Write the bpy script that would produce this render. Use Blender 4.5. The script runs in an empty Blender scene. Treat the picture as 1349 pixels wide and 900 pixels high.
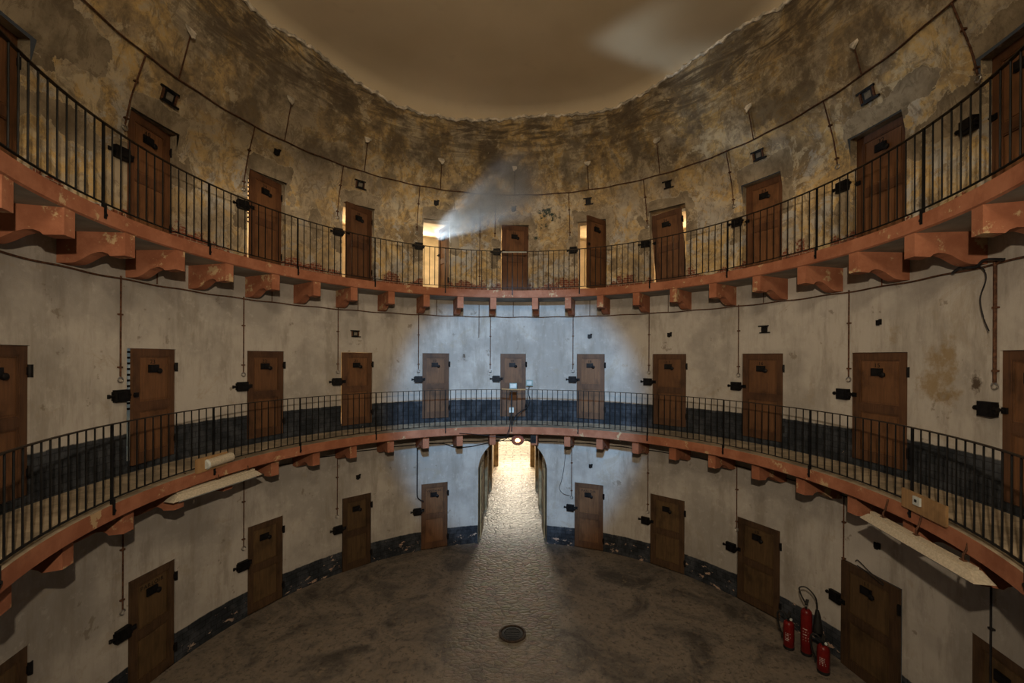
import bpy, math, random
from mathutils import Matrix, Vector
random.seed(7)
PI = math.pi; rad = math.radians; sin = math.sin; cos = math.cos
S = 6.5; H0 = .8932                     # radius of the rotunda in metres; eye height above the ground / S
scn = bpy.context.scene; COL = scn.collection
def W(th, r, h): return Vector((S*r*sin(rad(th)), S*r*cos(rad(th)), S*(h+H0)))
def lerp(x, pts):
    if x <= pts[0][0]: return pts[0][1]
    for (a, b), (c, d) in zip(pts, pts[1:]):
        if x <= c: return b+(d-b)*(x-a)/(c-a)
    return pts[-1][1]
RP = [(-2, 1), (.59, 1), (.66, .985), (.77, .945), (.9, .905), (1.2, .84)]
def rp(h): return lerp(h, RP)            # the upper wall leans inwards above the doors
def WW(th, h, off=0): return W(th, rp(h)-off/S, h)
# ---------------------------------------------------------------- materials
class N:
    def __init__(s, name):
        s.m = bpy.data.materials.new(name); s.m.use_nodes = True
        s.t = s.m.node_tree; s.b = s.t.nodes['Principled BSDF']; s.out = s.t.nodes['Material Output']
        s._pos = None
    def n(s, ty): return s.t.nodes.new(ty)
    def l(s, a, b):
        if hasattr(a, 'node'): s.t.links.new(a, b)
        else: b.default_value = a
    def pos(s): return s.n('ShaderNodeNewGeometry').outputs['Position']
    def obj(s): return s.n('ShaderNodeTexCoord').outputs['Object']
    def rnd(s): return s.n('ShaderNodeObjectInfo').outputs['Random']
    def scale(s, v, k, add=None):
        q = s.n('ShaderNodeMapping'); s.l(v, q.inputs['Vector']); q.inputs['Scale'].default_value = k
        if add is not None: s.l(add, q.inputs['Location'])
        return q.outputs[0]
    def noise(s, v, sc, det=5, rough=.6, dist=0):
        q = s.n('ShaderNodeTexNoise'); s.l(v, q.inputs['Vector'])
        q.inputs['Scale'].default_value = sc; q.inputs['Detail'].default_value = det
        q.inputs['Roughness'].default_value = rough; q.inputs['Distortion'].default_value = dist
        return q.outputs['Fac']
    def vor(s, v, sc, feat='F1', out='Distance'):
        q = s.n('ShaderNodeTexVoronoi'); q.feature = feat; s.l(v, q.inputs['Vector']); q.inputs['Scale'].default_value = sc
        return q.outputs[out]
    def ramp(s, f, st, interp='LINEAR'):
        q = s.n('ShaderNodeValToRGB'); s.l(f, q.inputs[0]); e = q.color_ramp; e.interpolation = interp
        while len(e.elements) < len(st): e.elements.new(.5)
        for el, (p, c) in zip(e.elements, st):
            el.position = p; el.color = (c[0], c[1], c[2], 1) if isinstance(c, tuple) else (c, c, c, 1)
        return q.outputs[0]
    def th(s, f, a, b):                   # smooth threshold a..b -> 0..1
        q = s.n('ShaderNodeMapRange'); q.interpolation_type = 'SMOOTHSTEP'; s.l(f, q.inputs[0])
        q.inputs[1].default_value = a; q.inputs[2].default_value = b; return q.outputs[0]
    def mix(s, f, a, b, mode='MIX'):
        q = s.n('ShaderNodeMix'); q.data_type = 'RGBA'; q.blend_type = mode; s.l(f, q.inputs[0])
        for v, i in ((a, 6), (b, 7)):
            if isinstance(v, tuple): v = (v[0], v[1], v[2], 1)
            s.l(v, q.inputs[i])
        return q.outputs[2]
    def ma(s, op, a, b=0., c=None):
        q = s.n('ShaderNodeMath'); q.operation = op; s.l(a, q.inputs[0]); s.l(b, q.inputs[1])
        if c is not None: s.l(c, q.inputs[2])
        return q.outputs[0]
    def xyz(s, v):
        q = s.n('ShaderNodeSeparateXYZ'); s.l(v, q.inputs[0]); return q.outputs
    def attr(s, name):
        q = s.n('ShaderNodeAttribute'); q.attribute_name = name; return q.outputs['Fac']
    def bump(s, h, st=.3, d=.02):
        q = s.n('ShaderNodeBump'); q.inputs['Strength'].default_value = st; q.inputs['Distance'].default_value = d
        s.l(h, q.inputs['Height']); s.l(q.outputs[0], s.b.inputs['Normal'])
    def fin(s, col, rough=.85, metal=0., spec=.25):
        if isinstance(col, tuple): col = (col[0], col[1], col[2], 1)
        s.l(col, s.b.inputs['Base Color']); s.l(rough, s.b.inputs['Roughness'])
        s.b.inputs['Metallic'].default_value = metal; s.b.inputs['Specular IOR Level'].default_value = spec
        return s.m
def flat_mat(name, col, rough=.7, metal=0., var=.35, sc=9):
    n = N(name); v = n.noise(n.obj(), sc, 4)
    c = n.mix(n.th(v, .35, .7), tuple(x*(1-var) for x in col), tuple(min(1, x*(1+var)) for x in col))
    return n.fin(c, rough, metal)
def wood(name, c1, c2, rough=.6):
    n = N(name); p = n.obj(); rn = n.rnd()
    off = n.n('ShaderNodeCombineXYZ'); n.l(n.ma('MULTIPLY', rn, 37.), off.inputs[0]); n.l(n.ma('MULTIPLY', rn, 11.), off.inputs[2])
    g = n.noise(n.scale(p, (26, 26, 1.6), off.outputs[0]), 1, 6, .65, .6)
    s2 = n.noise(n.scale(p, (2.2, 2.2, 1.4), off.outputs[0]), 1.3, 4)
    c = n.mix(n.th(g, .3, .72), c1, c2)
    c = n.mix(n.th(s2, .45, .8), c, tuple(x*.45 for x in c1))
    br = n.ma('MULTIPLY_ADD', rn, .45, .75)
    c = n.mix(1., c, n.ramp(br, [(0, 0.), (1, 1.)]), 'MULTIPLY')
    n.bump(g, .25, .006)
    return n.fin(c, rough, 0, .3)
def wall_paint(name, ztop_dado, zf, chips, light=(.42, .39, .345), stains=True):
    n = N(name); p = n.pos(); z = n.xyz(p)[2]
    a = n.noise(p, .55, 6, .62); b = n.noise(n.scale(p, (1.6, 1.6, .35)), 1.5, 5, .7); c3 = n.noise(p, 5, 6, .7)
    c = n.mix(n.th(a, .40, .60), tuple(x*.70 for x in light), light)
    c = n.mix(n.ma('MULTIPLY', n.th(b, .47, .68), .62), c, (.22, .195, .16))
    c = n.mix(n.ma('MULTIPLY', n.th(n.noise(n.scale(p, (5, 5, .5)), 1.5, 5, .75), .5, .7), .2), c, (.2, .175, .14))
    c = n.mix(n.ma('MULTIPLY', n.th(n.noise(p, 1.1, 7, .75, .8), .55, .64), .35), c, (.29, .24, .165))
    c = n.mix(n.ma('MULTIPLY', n.th(c3, .55, .68), .32), c, (.50, .47, .42))
    sp = n.noise(p, 2.7, 5, .65)
    c = n.mix(n.ma('MULTIPLY', n.th(sp, .645, .70), .6), c, (.15, .12, .085))
    if stains:
        y = n.ma('ADD', n.attr('stain'), n.ma('MULTIPLY', n.ma('SUBTRACT', n.noise(p, 2.0, 8, .72), .5), 2.3))
        c = n.mix(n.ma('MULTIPLY', n.th(y, .40, .85), .75), c, (.23, .155, .062))
        br = n.ma('ADD', n.attr('burn'), n.ma('MULTIPLY', n.ma('SUBTRACT', n.noise(p, 4, 8, .72), .5), 2.4))
        c = n.mix(n.ma('MULTIPLY', n.th(br, .45, .85), .9), c, (.05, .03, .015))
    # dark painted dado with chipped edge
    e = n.ma('ADD', z, n.ma('MULTIPLY', n.ma('SUBTRACT', n.noise(p, 6, 4), .5), .05))
    d = n.th(e, ztop_dado+.012, ztop_dado-.012)
    dc = n.mix(n.th(n.noise(p, 3, 6, .7), .4, .7), (.018, .021, .025), (.055, .06, .068))
    bw = n.n('ShaderNodeTexBrick'); 
    cb = n.n('ShaderNodeCombineXYZ'); xx = n.xyz(p); n.l(n.ma('MULTIPLY', n.ma('ARCTAN2', xx[0], xx[1]), S), cb.inputs[0]); n.l(z, cb.inputs[1])
    n.l(cb.outputs[0], bw.inputs['Vector']); bw.inputs['Scale'].default_value = 2.2
    bw.inputs['Color1'].default_value = bw.inputs['Color2'].default_value = (1, 1, 1, 1); bw.inputs['Mortar'].default_value = (.35, .35, .35, 1); bw.inputs['Mortar Size'].default_value = .016
    dc = n.mix(.7, dc, bw.outputs['Color'], 'MULTIPLY')
    low = n.th(z, zf+.55, zf+.1)
    ch = n.ma('ADD', n.noise(n.scale(p, (1, 1, 1.9)), 4.2, 5, .7), n.ma('MULTIPLY', low, .05))
    cc = n.mix(n.noise(p, 2, 2), (.36, .20, .13), (.36, .32, .26))
    dc = n.mix(n.th(ch, chips, chips+.02), dc, cc)
    c = n.mix(d, c, dc)
    n.bump(n.ma('ADD', n.noise(p, 3, 8, .7), n.ma('MULTIPLY', n.noise(p, 16, 6, .7), .4)), .35, .03)
    return n.fin(c, .9, 0, .15)
def upper_plaster():
    n = N('peeling_ochre_plaster'); p = n.pos(); z = n.xyz(p)[2]
    a = n.noise(p, .9, 8, .68, .4); b = n.noise(p, 1.7, 8, .7, .5); c3 = n.noise(p, 4.2, 8, .72, .3)
    c = n.ramp(a, [(.36, (.20, .15, .09)), (.44, (.36, .265, .145)), (.51, (.54, .375, .16)), (.56, (.48, .395, .265)), (.66, (.32, .265, .19))])
    zlow = n.th(z, 11.2, 9.2)
    c = n.mix(n.ma('MULTIPLY', n.th(b, .50, .56), n.ma('MULTIPLY_ADD', zlow, .75, .10)), c, (.42, .42, .40))      # bluish grey undercoat
    c = n.mix(n.ma('MULTIPLY', n.th(n.noise(p, 2.3, 8, .7, .8), .53, .57), .7), c, (.55, .465, .32))
    c = n.mix(n.ma('MULTIPLY', n.th(c3, .52, .62), .5), c, (.19, .14, .085))
    c = n.mix(n.ma('MULTIPLY', n.th(n.noise(p, .45, 5, .6, .5), .46, .62), .5), c, (.24, .19, .13))
    # smoke bands under the ceiling
    ang = n.xyz(p)
    band = n.noise(n.scale(p, (.7, .7, 3.6)), 1.0, 8, .68, 2.2)
    up = n.th(z, 10.9, 12.6)
    c = n.mix(n.ma('MULTIPLY', n.th(band, .40, .60), n.ma('MULTIPLY', up, .85)), c, (.062, .048, .034))
    blot = n.noise(p, 1.1, 6, .7)
    c = n.mix(n.ma('MULTIPLY', n.th(blot, .44, .60), n.ma('MULTIPLY', n.th(z, 9.9, 11.2), .75)), c, (.085, .064, .044))
    # light flakes
    c = n.mix(n.ma('MULTIPLY', n.th(n.noise(p, 3.1, 8, .75, 1.), .635, .66), .8), c, (.47, .40, .28))
    # cement repairs round the doors
    f = n.ma('ADD', n.attr('patch'), n.ma('MULTIPLY', n.ma('SUBTRACT', n.noise(p, 2.6, 8, .62), .5), 1.7))
    pc = n.mix(n.th(n.noise(p, 1.5, 7, .65), .35, .65), (.17, .135, .092), (.34, .28, .195))
    pe = n.th(f, .50, .53)
    c = n.mix(pe, c, pc); c = n.mix(n.ma('MULTIPLY', n.th(n.noise(n.scale(p, (1.3, 1.3, .8)), 2.8, 9, .8, 1.2), .50, .585), .55), c, (.13, .10, .065))
    rim = n.ma('MULTIPLY', n.th(f, .46, .50), n.ma('SUBTRACT', 1., pe))
    c = n.mix(n.ma('MULTIPLY', rim, .5), c, (.5, .43, .31))
    gm = n.ma('ADD', n.attr('mould'), n.ma('MULTIPLY', n.ma('SUBTRACT', n.noise(p, 4.2, 8, .75), .5), 2.6))
    c = n.mix(n.th(gm, .70, .90), c, (.035, .05, .04))
    # bare brick at the foot
    bw = n.n('ShaderNodeTexBrick'); cb = n.n('ShaderNodeCombineXYZ'); n.l(n.ma('MULTIPLY', n.ma('ARCTAN2', ang[0], ang[1]), S), cb.inputs[0]); n.l(z, cb.inputs[1])
    n.l(cb.outputs[0], bw.inputs['Vector']); bw.inputs['Scale'].default_value = 4
    bw.inputs['Color1'].default_value = (.22, .075, .04, 1); bw.inputs['Color2'].default_value = (.15, .05, .03, 1); bw.inputs['Mortar'].default_value = (.3, .25, .18, 1)
    bb = n.ma('ADD', n.th(z, 8.75, 7.9), n.ma('MULTIPLY', n.ma('SUBTRACT', n.noise(p, 1.9, 7, .7), .5), 2.4))
    c = n.mix(n.th(bb, .78, .82), c, bw.outputs['Color'])
    c = n.mix(n.ma('MULTIPLY', n.th(n.noise(n.scale(p, (1, 1, .25)), 2.1, 7, .7), .52, .66), n.ma('MULTIPLY', n.th(z, 9.3, 7.9), .7)), c, (.05, .035, .025))
    n.bump(n.ma('ADD', b, n.ma('ADD', n.ma('MULTIPLY', pe, -.35), n.ma('MULTIPLY', c3, .5))), .5, .05)
    return n.fin(c, .92, 0, .12)
def floor_mat():
    n = N('worn_stone_floor'); p = n.pos(); q = n.xyz(p); x = q[0]; y = q[1]
    a = n.noise(p, .8, 8, .68, .6); b = n.noise(p, 4.5, 8, .75, .8)
    c = n.ramp(a, [(.37, (.060, .052, .043)), (.46, (.130, .112, .092)), (.54, (.20, .166, .128)), (.64, (.11, .095, .08))])
    c = n.mix(n.ma('MULTIPLY', n.th(b, .52, .68), .7), c, (.23, .18, .125))
    c = n.mix(n.ma('MULTIPLY', n.th(n.noise(p, 9, 6, .8), .50, .64), .75), c, (.03, .025, .02))
    # pale worn seams in the screed
    sm = n.vor(n.scale(p, (1, 1, 1)), .55, 'DISTANCE_TO_EDGE')
    c = n.mix(n.ma('MULTIPLY', n.th(n.ma('ADD', sm, n.ma('MULTIPLY', n.ma('SUBTRACT', b, .5), .12)), .03, .0), .16), c, (.15, .115, .075))
    # cobbled strip that leads in from the passage
    wob = n.ma('MULTIPLY', n.ma('SUBTRACT', n.noise(p, 1.5, 4), .5), .5)
    ax = n.ma('ADD', n.ma('ABSOLUTE', n.ma('ADD', x, .12)), wob)
    st = n.th(ax, 1.35, .95)
    v = n.vor(n.scale(p, (3.2, 7., 3)), 1.6, 'DISTANCE_TO_EDGE')
    cell = n.vor(n.scale(p, (3.2, 7., 3)), 1.6, 'F1', 'Color')
    sc = n.mix(n.th(v, .0, .09), (.025, .019, .013), n.mix(n.noise(p, 6, 5, .7), (.11, .085, .058), (.25, .205, .15)))
    sc = n.mix(.35, sc, cell, 'MULTIPLY')
    c = n.mix(n.ma('MULTIPLY', n.ma('MULTIPLY', st, .8), n.th(y, -1.5, 5.5)), c, sc)
    far = n.th(y, 6.0, 8.5)
    bd = n.n('ShaderNodeVectorMath'); bd.operation = 'ADD'; n.l(p, bd.inputs[0])
    nc = n.n('ShaderNodeTexNoise'); n.l(p, nc.inputs['Vector']); nc.inputs['Scale'].default_value = 2.2; nc.inputs['Detail'].default_value = 4
    ns = n.scale(nc.outputs['Color'], (.35, .35, 0)); n.l(ns, bd.inputs[1])
    bk = n.n('ShaderNodeTexBrick'); n.l(bd.outputs[0], bk.inputs['Vector']); bk.inputs['Scale'].default_value = .55; bk.inputs['Mortar Size'].default_value = .014
    bk.inputs['Color1'].default_value = (.50, .41, .29, 1); bk.inputs['Color2'].default_value = (.34, .27, .18, 1); bk.inputs['Mortar'].default_value = (.09, .065, .04, 1); bk.inputs['Mortar Smooth'].default_value = .6
    c = n.mix(far, c, n.mix(n.ma('MULTIPLY', n.th(n.noise(n.scale(p, (1.6, 1.6, 1)), 2.6, 7, .78), .50, .62), .85), bk.outputs['Color'], (.07, .05, .03)))
    hgt = n.ma('ADD', n.ma('MULTIPLY', n.ma('MULTIPLY', n.th(v, 0, .25), st), n.ma('MULTIPLY_ADD', n.th(y, 0., 7.), .6, .25)), n.ma('ADD', n.ma('MULTIPLY', b, .7), n.noise(p, 14, 6, .7)))
    n.bump(hgt, .6, .03)
    return n.fin(c, n.ma('SUBTRACT', n.ma('MULTIPLY_ADD', b, .35, .38), n.ma('MULTIPLY', far, .16)), 0, .4)
M = {}
M['ground_paint'] = wall_paint('limewash_over_black_dado', S*(-.807+H0), 0, .645, stains=False)
M['mid_paint'] = wall_paint('limewash_with_slate_dado', S*(-.201+H0), S*(-.3+H0), .74)
M['upper'] = upper_plaster()
M['floor'] = floor_mat()
M['door_mid'] = wood('oiled_brown_door_wood', (.075, .034, .015), (.115, .055, .025)); M['door_mid_p'] = wood('oiled_brown_door_panel', (.115, .052, .021), (.17, .080, .034))
M['door_up'] = wood('red_brown_door_wood', (.085, .035, .015), (.13, .057, .025)); M['door_up_p'] = wood('red_brown_door_panel', (.125, .054, .022), (.19, .086, .036))
M['door_gnd'] = wood('dark_olive_brown_door_wood', (.048, .026, .012), (.085, .047, .022)); M['door_gnd_p'] = wood('dark_olive_brown_door_panel', (.070, .041, .017), (.12, .072, .030))
M['iron'] = flat_mat('black_iron', (.012, .011, .011), .55, .6)
M['toprail'] = flat_mat('lit_rail_top', (.030, .022, .015), .5, .4)  # lighter than the rail iron: light caught along the top, put into the colour
M['rail'] = flat_mat('black_rail_iron', (.010, .010, .010), .5, .5)
M['rust'] = flat_mat('rusty_pipe', (.085, .038, .020), .8, .1, .5, 20)
M['cable'] = flat_mat('black_cable', (.015, .014, .015), .6)
def salmon(name, dirt):
    n = N(name); p = n.pos(); o = n.obj()
    a = n.noise(p, 2.4, 6, .68); b = n.noise(p, 7, 7, .72, .5)
    c = n.mix(n.th(a, .35, .68), (.24, .090, .047), (.335, .140, .078))
    c = n.mix(n.ma('MULTIPLY', n.th(n.noise(p, 2.6, 7, .7), dirt, dirt+.05), .75), c, (.47, .36, .20))
    c = n.mix(n.ma('MULTIPLY', n.th(b, .58, .72), .5), c, (.2, .09, .055))
    n.bump(b, .3, .015)
    return n.fin(c, .85, 0, .2)
M['salmon'] = salmon('salmon_limewash', .575)
M['fascia'] = salmon('chipped_salmon_fascia', .60)
M['soffit'] = flat_mat('grey_board_soffit', (.30, .285, .255), .9, 0, .2, 2)
M['boards'] = flat_mat('dusty_gallery_floor', (.30, .245, .17), .9, 0, .35, 3)
def ceil_mat():
    n = N('beige_ceiling_plaster'); p = n.pos()
    a = n.noise(p, .5, 4, .5); b = n.noise(p, 2.2, 6, .6)
    c = n.mix(n.th(a, .3, .7), (.60, .50, .35), (.68, .57, .41))
    c = n.mix(n.ma('MULTIPLY', n.th(b, .6, .75), .25), c, (.48, .39, .27))
    return n.fin(c, .95, 0, .1)
M['ceil'] = ceil_mat()
M['crumb'] = flat_mat('crumbling_white_edge', (.60, .54, .45), .95, 0, .45, 5)
M['cell'] = flat_mat('cell_limewash', (.62, .54, .40), .9, 0, .18, 2)
M['tunnel'] = flat_mat('ochre_passage_plaster', (.30, .22, .12), .9, 0, .45, 2.5)
M['plank'] = wood('ochre_gate_planks', (.20, .13, .055), (.33, .22, .10))
M['white'] = flat_mat('dusty_white_enamel', (.44, .385, .29), .6, 0, .14, 40)
M['ply'] = wood('plywood_board', (.27, .155, .065), (.36, .22, .10))
M['plastic'] = flat_mat('grey_green_plastic', (.20, .27, .25), .5, 0, .15)
M['pale'] = flat_mat('pale_plastic', (.43, .46, .44), .5, 0, .1)
M['red'] = flat_mat('red_extinguisher_paint', (.125, .007, .006), .35, 0, .15)
M['black'] = flat_mat('black_plastic', (.012, .012, .012), .5)
M['print'] = flat_mat('white_label_print', (.5, .45, .42), .6)
M['ink'] = flat_mat('black_stencil_paint', (.010, .008, .007), .8)
M['steel'] = flat_mat('dull_steel', (.35, .33, .30), .4, .8)
M['drain'] = flat_mat('rusty_cast_iron', (.045, .030, .020), .6, .3, .5, 12)
M['old_plate'] = flat_mat('dull_grey_plate', (.13, .115, .09), .8)
M['copper'] = flat_mat('reddish_lamp_metal', (.30, .12, .08), .5, .3)
def emit(name, col, st):
    n = N(name); n.b.inputs['Emission Color'].default_value = (*col, 1); n.b.inputs['Emission Strength'].default_value = st
    return n.fin(col, .4)
M['bulb'] = emit('lit_lamp_glass', (1., .50, .22), 9.)
# ---------------------------------------------------------------- mesh builder
class MB:
    def __init__(s): s.v = []; s.f = []; s.mi = []; s.cur = 0
    def add(s, vs, fs):
        k = len(s.v); s.v += [tuple(v) for v in vs]; s.f += [tuple(i+k for i in f) for f in fs]; s.mi += [s.cur]*len(fs)
    def box(s, x0, x1, y0, y1, z0, z1, M4=None, bev=0):
        vs = [Vector((x, y, z)) for z in (z0, z1) for y in (y0, y1) for x in (x0, x1)]
        if bev:                            # chamfer the four upright edges on the x/y outline
            o = [(x0+bev, y0), (x1-bev, y0), (x1, y0+bev), (x1, y1-bev), (x1-bev, y1), (x0+bev, y1), (x0, y1-bev), (x0, y0+bev)]
            return s.prism(o, z0, z1, M4)
        if M4: vs = [M4 @ v for v in vs]
        s.add(vs, [(0, 2, 3, 1), (4, 5, 7, 6), (0, 1, 5, 4), (1, 3, 7, 5), (3, 2, 6, 7), (2, 0, 4, 6)])
    def prism(s, outline, z0, z1, M4=None):
        n = len(outline); vs = [Vector((x, y, z)) for z in (z0, z1) for x, y in outline]
        if M4: vs = [M4 @ v for v in vs]
        s.add(vs, [tuple(range(n))[::-1], tuple(range(n, 2*n))] + [(i, (i+1) % n, n+(i+1) % n, n+i) for i in range(n)])
    def tube(s, pts, r, seg=6, cap=True, closed=False):
        pts = [Vector(p) for p in pts]; n = len(pts); vs = []; up0 = None
        for i, p in enumerate(pts):
            a = pts[(i-1) % n] if closed else pts[max(i-1, 0)]; b = pts[(i+1) % n] if closed else pts[min(i+1, n-1)]
            t = (b-a).normalized()
            u = t.cross(Vector((0, 0, 1))) if abs(t.z) < .95 else t.cross(Vector((0, 1, 0)))
            u.normalize(); w = u.cross(t)
            rr = r[i] if isinstance(r, (list, tuple)) else r
            vs += [p+rr*(cos(2*PI*k/seg)*u+sin(2*PI*k/seg)*w) for k in range(seg)]
        m = n if closed else n-1
        fs = [(i*seg+k, i*seg+(k+1) % seg, ((i+1) % n)*seg+(k+1) % seg, ((i+1) % n)*seg+k) for i in range(m) for k in range(seg)]
        if cap and not closed: fs += [tuple(range(seg))[::-1], tuple(range((n-1)*seg, n*seg))]
        s.add(vs, fs)
    def lathe(s, prof, seg=16, M4=None):   # (r, z) profile round z
        vs = []; n = len(prof)
        for r, z in prof:
            vs += [Vector((r*cos(2*PI*k/seg), r*sin(2*PI*k/seg), z)) for k in range(seg)]
        if M4: vs = [M4 @ v for v in vs]
        fs = [(i*seg+k, i*seg+(k+1) % seg, (i+1)*seg+(k+1) % seg, (i+1)*seg+k) for i in range(n-1) for k in range(seg)]
        fs += [tuple(range(seg))[::-1], tuple(range((n-1)*seg, n*seg))]
        s.add(vs, fs)
    def build(s, name, mats, parent=None, smooth=False):
        me = bpy.data.meshes.new(name); me.from_pydata(s.v, [], s.f)
        for m in (mats if isinstance(mats, (list, tuple)) else [mats]): me.materials.append(m)
        me.polygons.foreach_set('material_index', s.mi)
        if smooth:
            me.polygons.foreach_set('use_smooth', [True]*len(s.f))
            me.set_sharp_from_angle(angle=rad(40))
        me.update()
        o = bpy.data.objects.new(name, me); COL.objects.link(o)
        if parent: o.parent = parent
        return o
def tag(o, label=None, cat=None, group=None, kind=None):
    if label: o['label'] = label
    if cat: o['category'] = cat
    if group: o['group'] = group
    if kind: o['kind'] = kind
    return o
def empty(name, loc, rz=0, ry=0):
    o = bpy.data.objects.new(name, None); COL.objects.link(o); o.location = loc
    o.rotation_euler = (0, ry, rz); o.empty_display_size = .2; return o
ORD = ['first', 'second', 'third', 'fourth', 'fifth', 'sixth', 'seventh', 'eighth', 'ninth', 'tenth', 'eleventh', 'twelfth', 'thirteenth', 'fourteenth']
# ---------------------------------------------------------------- doors: (theta left, theta right, swing in degrees, number or word, cell light)
GD = [(-107.4, -100.1, 0, None, None), (-86.9, -79.4, 4, 'PARLOIR', 'cool'), (-66.2, -58.9, 0, None, None), (-45.6, -38.5, 4, None, 'cool'), (-25.6, -18.5, 0, 'VESTIAIRE', None),
      (16.5, 24.2, 0, 'PARLOIR', None), (36.3, 44.7, 0, None, None), (56.5, 65.4, 0, '10', None), (77.0, 86.3, 0, '11', None), (95.6, 103.8, 0, None, None)]
MD = [(-107.6, -100.2, 0, '24', None), (-87.3, -79.5, 8.5, '23', 'cool'), (-66.5, -58.9, 3.5, '22', 'cool'), (-46.0, -38.4, 6, '21', 'warm'), (-25.5, -18.3, 0, '20', None), (-4.2, 2.9, 0, '19', None),
      (16.9, 24.4, 0, '18', None), (36.7, 44.9, 0, '17', None), (57.4, 65.8, 0, '16', None), (78.1, 86.9, 0, '15', None), (99.0, 106.8, 0, '14', None)]
UD = [(-107.8, -100.4, 0, None, None), (-87.4, -79.6, 8, '40', 'dim'), (-66.6, -58.9, 13, '39', 'warm'), (-45.9, -38.2, 20, '38', 'warm'), (-25.5, -18.3, -78, None, 'sun'), (-4.2, 3.5, 17, '36', 'warm'),
      (17.0, 24.6, 60, '35', 'warm'), (35.9, 44.7, 'tilt', '34', 'warm'), (57.4, 65.5, 0, '33', None), (77.8, 86.4, 0, '32', None), (96.5, 104.3, 0, '31', None)]
GT, GB = -.588, -.8932; MT, MBm = .0205, -.2842; UT, UB = .642, .317
ARCH = (-10.2, 8.9); ARC0, ARC1 = -.545, -.384      # spring and crown of the passage arch
TH0, TH1 = -165, 165
def arch_h(th):
    m = (ARCH[0]+ARCH[1])/2; w = (ARCH[1]-ARCH[0])/2; u = max(-1, min(1, (th-m)/w))
    return ARC0+(ARC1-ARC0)*math.sqrt(max(0, 1-u*u))
# ---------------------------------------------------------------- walls
def build_wall(name, mat, h0, h1f, doors, dt, db, arch=None, rows=.6, prof=False, fields=()):
    mb = MB(); ths = sorted([(a, b, 'd') for a, b, *_ in doors] + ([(arch[0], arch[1], 'a')] if arch else []))
    spans = []; cur = TH0
    for a, b, k in ths: spans += [(cur, a, 's'), (a, b, k)]; cur = b
    spans.append((cur, TH1, 's'))
    coords = []
    def grid(a, b, lo, hi, dh):
        n = max(1, int(round((b-a)/.6))); hm = max(hi(a)-lo(a), hi(b)-lo(b), hi((a+b)/2)-lo((a+b)/2)); m = max(1, int(round(hm/dh)))
        vs = []
        for i in range(n+1):
            th = a+(b-a)*i/n
            for j in range(m+1):
                h = lo(th)+(hi(th)-lo(th))*j/m
                vs.append(W(th, rp(h) if prof else 1, h)); coords.append((th, h))
        mb.add(vs, [(i*(m+1)+j, i*(m+1)+j+1, (i+1)*(m+1)+j+1, (i+1)*(m+1)+j) for i in range(n) for j in range(m)])
    dh = .012
    for a, b, k in spans:
        if k == 's': grid(a, b, lambda t: h0, h1f, dh)
        elif k == 'd':
            grid(a, b, lambda t: dt, h1f, dh)
            if db > h0+.001: grid(a, b, lambda t: h0, lambda t: db, dh)
            # reveal: sides, head and sill, .34 m deep
            for (p, q) in (((a, db), (a, dt)), ((a, dt), (b, dt)), ((b, dt), (b, db)), ((b, db), (a, db))):
                A0, B0 = W(p[0], 1, p[1]), W(q[0], 1, q[1]); mid = rad((a+b)/2); ov = Vector((sin(mid), cos(mid), 0))*.34
                mb.add([A0, B0, B0+ov, A0+ov], [(0, 1, 2, 3)]); coords.extend([p, q, q, p])
        else:
            n = 40; vs = []; m = 12
            us = [-cos(PI*i/n) for i in range(n+1)]; mid = (a+b)/2; w = (b-a)/2
            for u in us:
                th = mid+w*u
                for j in range(m+1):
                    h = arch_h(th)+(h1f(th)-arch_h(th))*j/m; vs.append(W(th, 1, h)); coords.append((th, h))
            mb.add(vs, [(i*(m+1)+j, i*(m+1)+j+1, (i+1)*(m+1)+j+1, (i+1)*(m+1)+j) for i in range(n) for j in range(m)])
    o = mb.build(name, mat, None, True)
    for nm, fn in fields:
        at = o.data.attributes.new(nm, 'FLOAT', 'POINT'); at.data.foreach_set('value', [fn(t, h) for t, h in coords])
    return tag(o, kind='structure')
CE = [(-180, 1.09), (-75, 1.09), (-70, 1.085), (-67.5, 1.08), (-63, 1.098), (-58, 1.105), (-48.5, 1.08), (-42.8, 1.073), (-34.7, 1.052), (-26.3, 1.053), (-17.7, 1.062), (-9, 1.074), (4.3, 1.095),
      (15, 1.085), (26, 1.066), (30.4, 1.072), (46, 1.11), (55.5, 1.126), (64, 1.123), (70.5, 1.09), (180, 1.09)]
def ceil_h(t):
    return (lerp(t-2, CE)+lerp(t, CE)*2+lerp(t+2, CE))/4 + .004*sin(t*1.13)*sin(t*.37+1) + .003*sin(t*2.9+.5)
GS = (-.342); US = .2715                             # soffits of the two galleries
def cl(x): return max(0., min(1., x))
def f_patch(t, h):
    v = 0
    for i, (a, b, *_r) in enumerate(UD):
        r2 = random.Random(i*3+1)
        e1, e2, e3, e4 = r2.uniform(.3, 1.6), r2.uniform(.8, 2.6), r2.uniform(.028, .055), r2.uniform(.03, .12)
        d = max((a-e1+.4-t)*.0175, (t-b-e2+.4)*.0175, h-(UT+e3), UT-.02-h); v = max(v, .95-cl(d/.035+.30))
        d = max((a-2.2-t)*.0175, (t-a+.2)*.0175, h-(.50+e4), .44-h); v = max(v, .62-cl(d/.05))
        d = max((b-.2-t)*.0175, (t-b-2.0)*.0175, h-(.56+e4), .50-h); v = max(v, .62-cl(d/.05))
    for (ct, ch, st_, sh) in ((-97, .70, 5, .05), (-95, .52, 3.5, .04), (94, .56, 4, .05), (88, .67, 4, .03), (-52, .53, 1.5, .05)):
        v = max(v, 1-cl(math.hypot((t-ct)/st_, (h-ch)/sh)-.6))
    return v
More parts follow.
